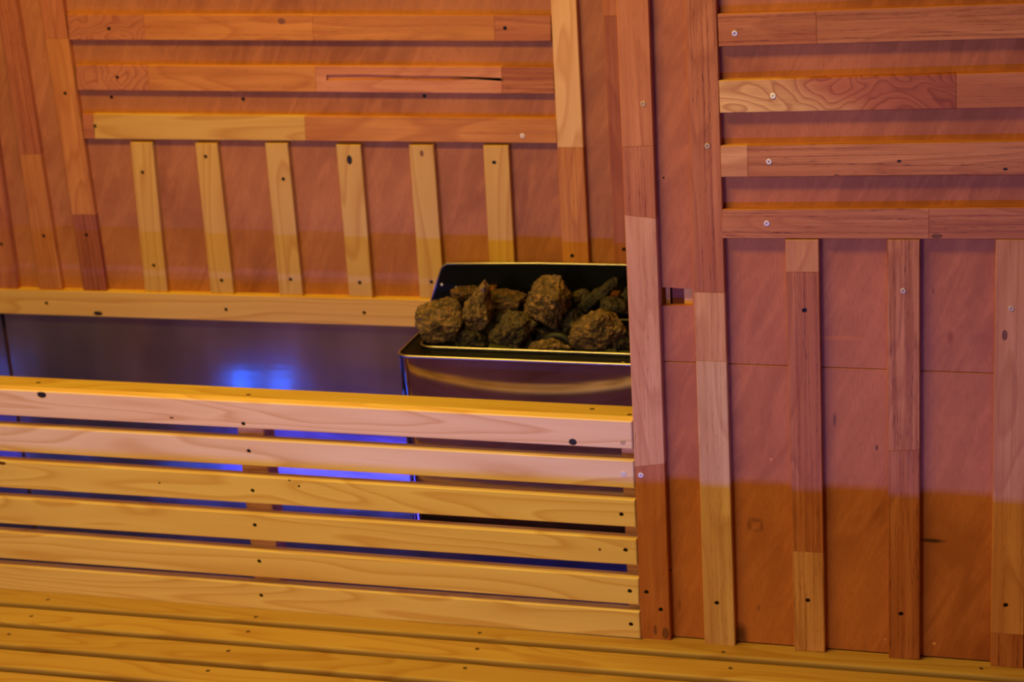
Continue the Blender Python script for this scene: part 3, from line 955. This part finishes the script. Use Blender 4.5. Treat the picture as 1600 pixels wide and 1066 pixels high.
def stone(outline, y, depth, colour, label, ridge=(), rough=0.0028, seed=0):
    P = [on_y(uv(*p), y) for p in outline]
    c = sum(P, Vector()) / len(P)
    pts = []
    rnd = random.Random(seed)
    for p in P:
        d = p - c
        pts.append(c + d + Vector((0, rnd.uniform(-.2, .2) * depth, 0)))
        pts.append(c + d * rnd.uniform(.55, .8) + Vector((0, -depth * rnd.uniform(.55, .85), 0)))
        pts.append(c + d * rnd.uniform(.5, .75) + Vector((0, depth * rnd.uniform(.5, .9), 0)))
    pts.append(c + Vector((rnd.uniform(-.004, .004), -depth, rnd.uniform(-.004, .004))))
    pts.append(c + Vector((0, depth, 0)))
    for (p, k) in ridge:
        q = on_y(uv(*p), y - depth * k)
        pts.append(q)
    bm = bmesh.new()
    for p in pts:
        bm.verts.new(p - c)
    r = bmesh.ops.convex_hull(bm, input=bm.verts)
    bmesh.ops.delete(bm, geom=[g for g in set(r['geom_interior']) | set(r['geom_unused']) if isinstance(g, bmesh.types.BMVert)], context='VERTS')
    for it in range(3):
        long_e = [e for e in bm.edges if e.calc_length() > (0.012, 0.007, 0.0045)[it]]
        bmesh.ops.subdivide_edges(bm, edges=long_e, cuts=1, use_grid_fill=True)
        bmesh.ops.triangulate(bm, faces=bm.faces)
    bmesh.ops.recalc_face_normals(bm, faces=bm.faces)
    bm.normal_update()
    off = Vector((seed * 3.7, seed * 1.3, seed * 2.9))
    mv = []
    for v in bm.verts:
        n1 = noise.noise(v.co * 48 + off)
        n2 = noise.noise(v.co * 130 + off)
        n3 = noise.noise(v.co * 320 + off)
        mv.append(v.normal * (rough * (1.3 * n1 + 1.1 * n2 + .7 * n3)))
    for v, d in zip(bm.verts, mv):
        v.co += d
    me = bpy.data.meshes.new('heater_stone')
    bm.to_mesh(me)
    bm.free()
    me.materials.append(ROCK)
    o = link('heater_stone', me, None, Matrix.Translation(c), colour, label)
    o['category'] = 'stone'
    o['group'] = 'stones piled in the sauna heater'
    return o


TAN, GREY, DGREY, BRN = lin((116, 90, 74)), lin((80, 66, 62)), lin((50, 41, 42)), lin((88, 61, 48))
stone([(125, 410), (150, 375), (230, 335), (330, 325), (420, 340), (437, 420), (430, 500), (405, 590), (300, 622), (200, 615), (160, 560), (140, 470)], 2.858, .036, TAN,
      'blocky tan stone at the left front corner of the heater basin', [((150, 480), .8), ((290, 500), 1.15), ((420, 510), .8), ((300, 400), .75)], seed=1)
stone([(575, 205), (608, 250), (615, 360), (630, 440), (590, 510), (530, 595), (470, 520), (440, 430), (440, 350), (470, 330), (520, 270)], 2.872, .030, TAN,
      'tall pointed wedge-shaped stone second from the left in the heater', [((450, 370), .6), ((600, 480), .9), ((530, 430), 1.2), ((570, 250), .7)], seed=2)
stone([(360, 265), (400, 245), (470, 245), (530, 260), (540, 320), (470, 345), (390, 320)], 2.935, .026, BRN, 'low brown stone half hidden behind the pointed wedge stone', seed=3)
stone([(610, 262), (700, 257), (790, 285), (860, 300), (850, 360), (780, 400), (690, 412), (640, 430), (612, 380)], 2.930, .030, BRN, 'flat brown stone between the pointed wedge stone and the largest stone', seed=4)
stone([(930, 185), (985, 172), (1015, 190), (1070, 190), (1090, 230), (1130, 270), (1150, 320), (1130, 380), (1100, 450), (1080, 510), (1010, 510), (920, 470), (830, 430), (840, 390), (870, 330), (880, 250)], 2.898, .042, TAN,
      'largest and highest stone, pale and craggy, in the middle of the heater', [((960, 300), 1.0), ((1050, 330), 1.1), ((1000, 430), .9)], rough=.0036, seed=5)
stone([(735, 415), (800, 415), (880, 450), (905, 500), (880, 560), (840, 640), (700, 640), (615, 600), (610, 560), (650, 510), (720, 460)], 2.855, .034, GREY,
      'rugged grey stone at the front of the basin below the flat brown stone', [((760, 520), 1.1)], rough=.0036, seed=6)
stone([(1430, 178), (1450, 185), (1455, 230), (1400, 290), (1330, 340), (1260, 400), (1225, 440), (1195, 390), (1185, 360), (1230, 320), (1330, 275), (1390, 220)], 2.930, .020, DGREY,
      'long dark stone leaning diagonally at the back right of the heater', rough=.0018, seed=7)
stone([(1370, 310), (1420, 310), (1510, 350), (1530, 420), (1500, 440), (1400, 400), (1335, 390), (1345, 340)], 2.905, .024, DGREY, 'smooth dark stone under the long diagonal stone, beside the wall batten', rough=.0018, seed=8)
stone([(1330, 395), (1400, 410), (1460, 450), (1510, 530), (1480, 580), (1430, 650), (1300, 665), (1150, 640), (1135, 570), (1150, 510), (1200, 450), (1270, 420)], 2.858, .038, TAN,
      'broad tan stone at the right front of the basin', [((1330, 450), 1.0), ((1290, 580), 1.1), ((1420, 520), .7)], rough=.0034, seed=9)
stone([(865, 640), (900, 612), (1000, 598), (1080, 608), (1140, 640), (1120, 670), (880, 665)], 2.846, .020, TAN, 'small low stone at the front edge, below the bent heating element', seed=11)
stone([(1475, 285), (1510, 240), (1560, 260), (1560, 330), (1500, 340)], 2.940, .02, DGREY, 'small dark stone peeping past the wall batten at the back right', seed=12)
stone([(1165, 280), (1190, 265), (1240, 262), (1270, 290), (1240, 330), (1190, 350), (1150, 330)], 2.945, .018, DGREY, 'dark stone behind the right shoulder of the largest stone', rough=.002, seed=13)
# the lower layer, seen only in the dark gaps
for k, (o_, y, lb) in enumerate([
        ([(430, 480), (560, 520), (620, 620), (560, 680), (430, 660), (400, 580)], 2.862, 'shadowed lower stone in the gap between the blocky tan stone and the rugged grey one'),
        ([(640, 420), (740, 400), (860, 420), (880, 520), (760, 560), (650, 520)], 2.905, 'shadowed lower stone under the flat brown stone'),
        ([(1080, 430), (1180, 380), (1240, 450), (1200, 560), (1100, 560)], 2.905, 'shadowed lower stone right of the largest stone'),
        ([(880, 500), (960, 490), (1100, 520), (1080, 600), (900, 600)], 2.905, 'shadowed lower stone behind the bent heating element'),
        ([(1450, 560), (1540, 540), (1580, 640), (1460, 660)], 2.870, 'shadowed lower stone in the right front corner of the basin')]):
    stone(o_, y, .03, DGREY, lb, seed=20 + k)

# ================================================================== LAMPS
strip = thing('blue_light_strip', 'blue light strip behind the slats of the guard', 'light', (-1.25, 2.622, 0.28))
link('rail', box_mesh('rail', (-1.90, 2.606, 0.272), (-0.60, 2.614, 0.300), DARK), strip)
for i in range(22):
    x = -1.86 + i * 0.058
    link('lamp', box_mesh('lamp', (x - .010, 2.6142, 0.280), (x + .010, 2.6175, 0.294), BLUE_LED, .001), strip)
for x, lb in ((-1.672, 'small blue lamp behind the guard, farther from the heater'), (-1.588, 'small blue lamp behind the guard, nearer to the heater')):
    l_ = link('blue_lamp', box_mesh('blue_lamp', (x - .013, 2.608, 0.488), (x + .013, 2.611, 0.520), BLUE_LED, .001), None, None, None, lb)
    link('housing', box_mesh('housing', (x - .015, 2.598, 0.485), (x + .015, 2.6075, 0.523), DARK, .001), l_)  # added backing, keeps the lamp's blue light from leaking forward through the slats
    l_['category'] = 'lamp'
    l_['group'] = 'blue lamps behind the guard'
lamp = thing('ceiling_lamp', 'warm ceiling lamp over the bench', 'lamp', (-1.20, 1.84, 2.38))
link('housing', box_mesh('housing', (-1.62, 1.74, 2.372), (-0.78, 1.94, 2.399), BOARD, .003), lamp)
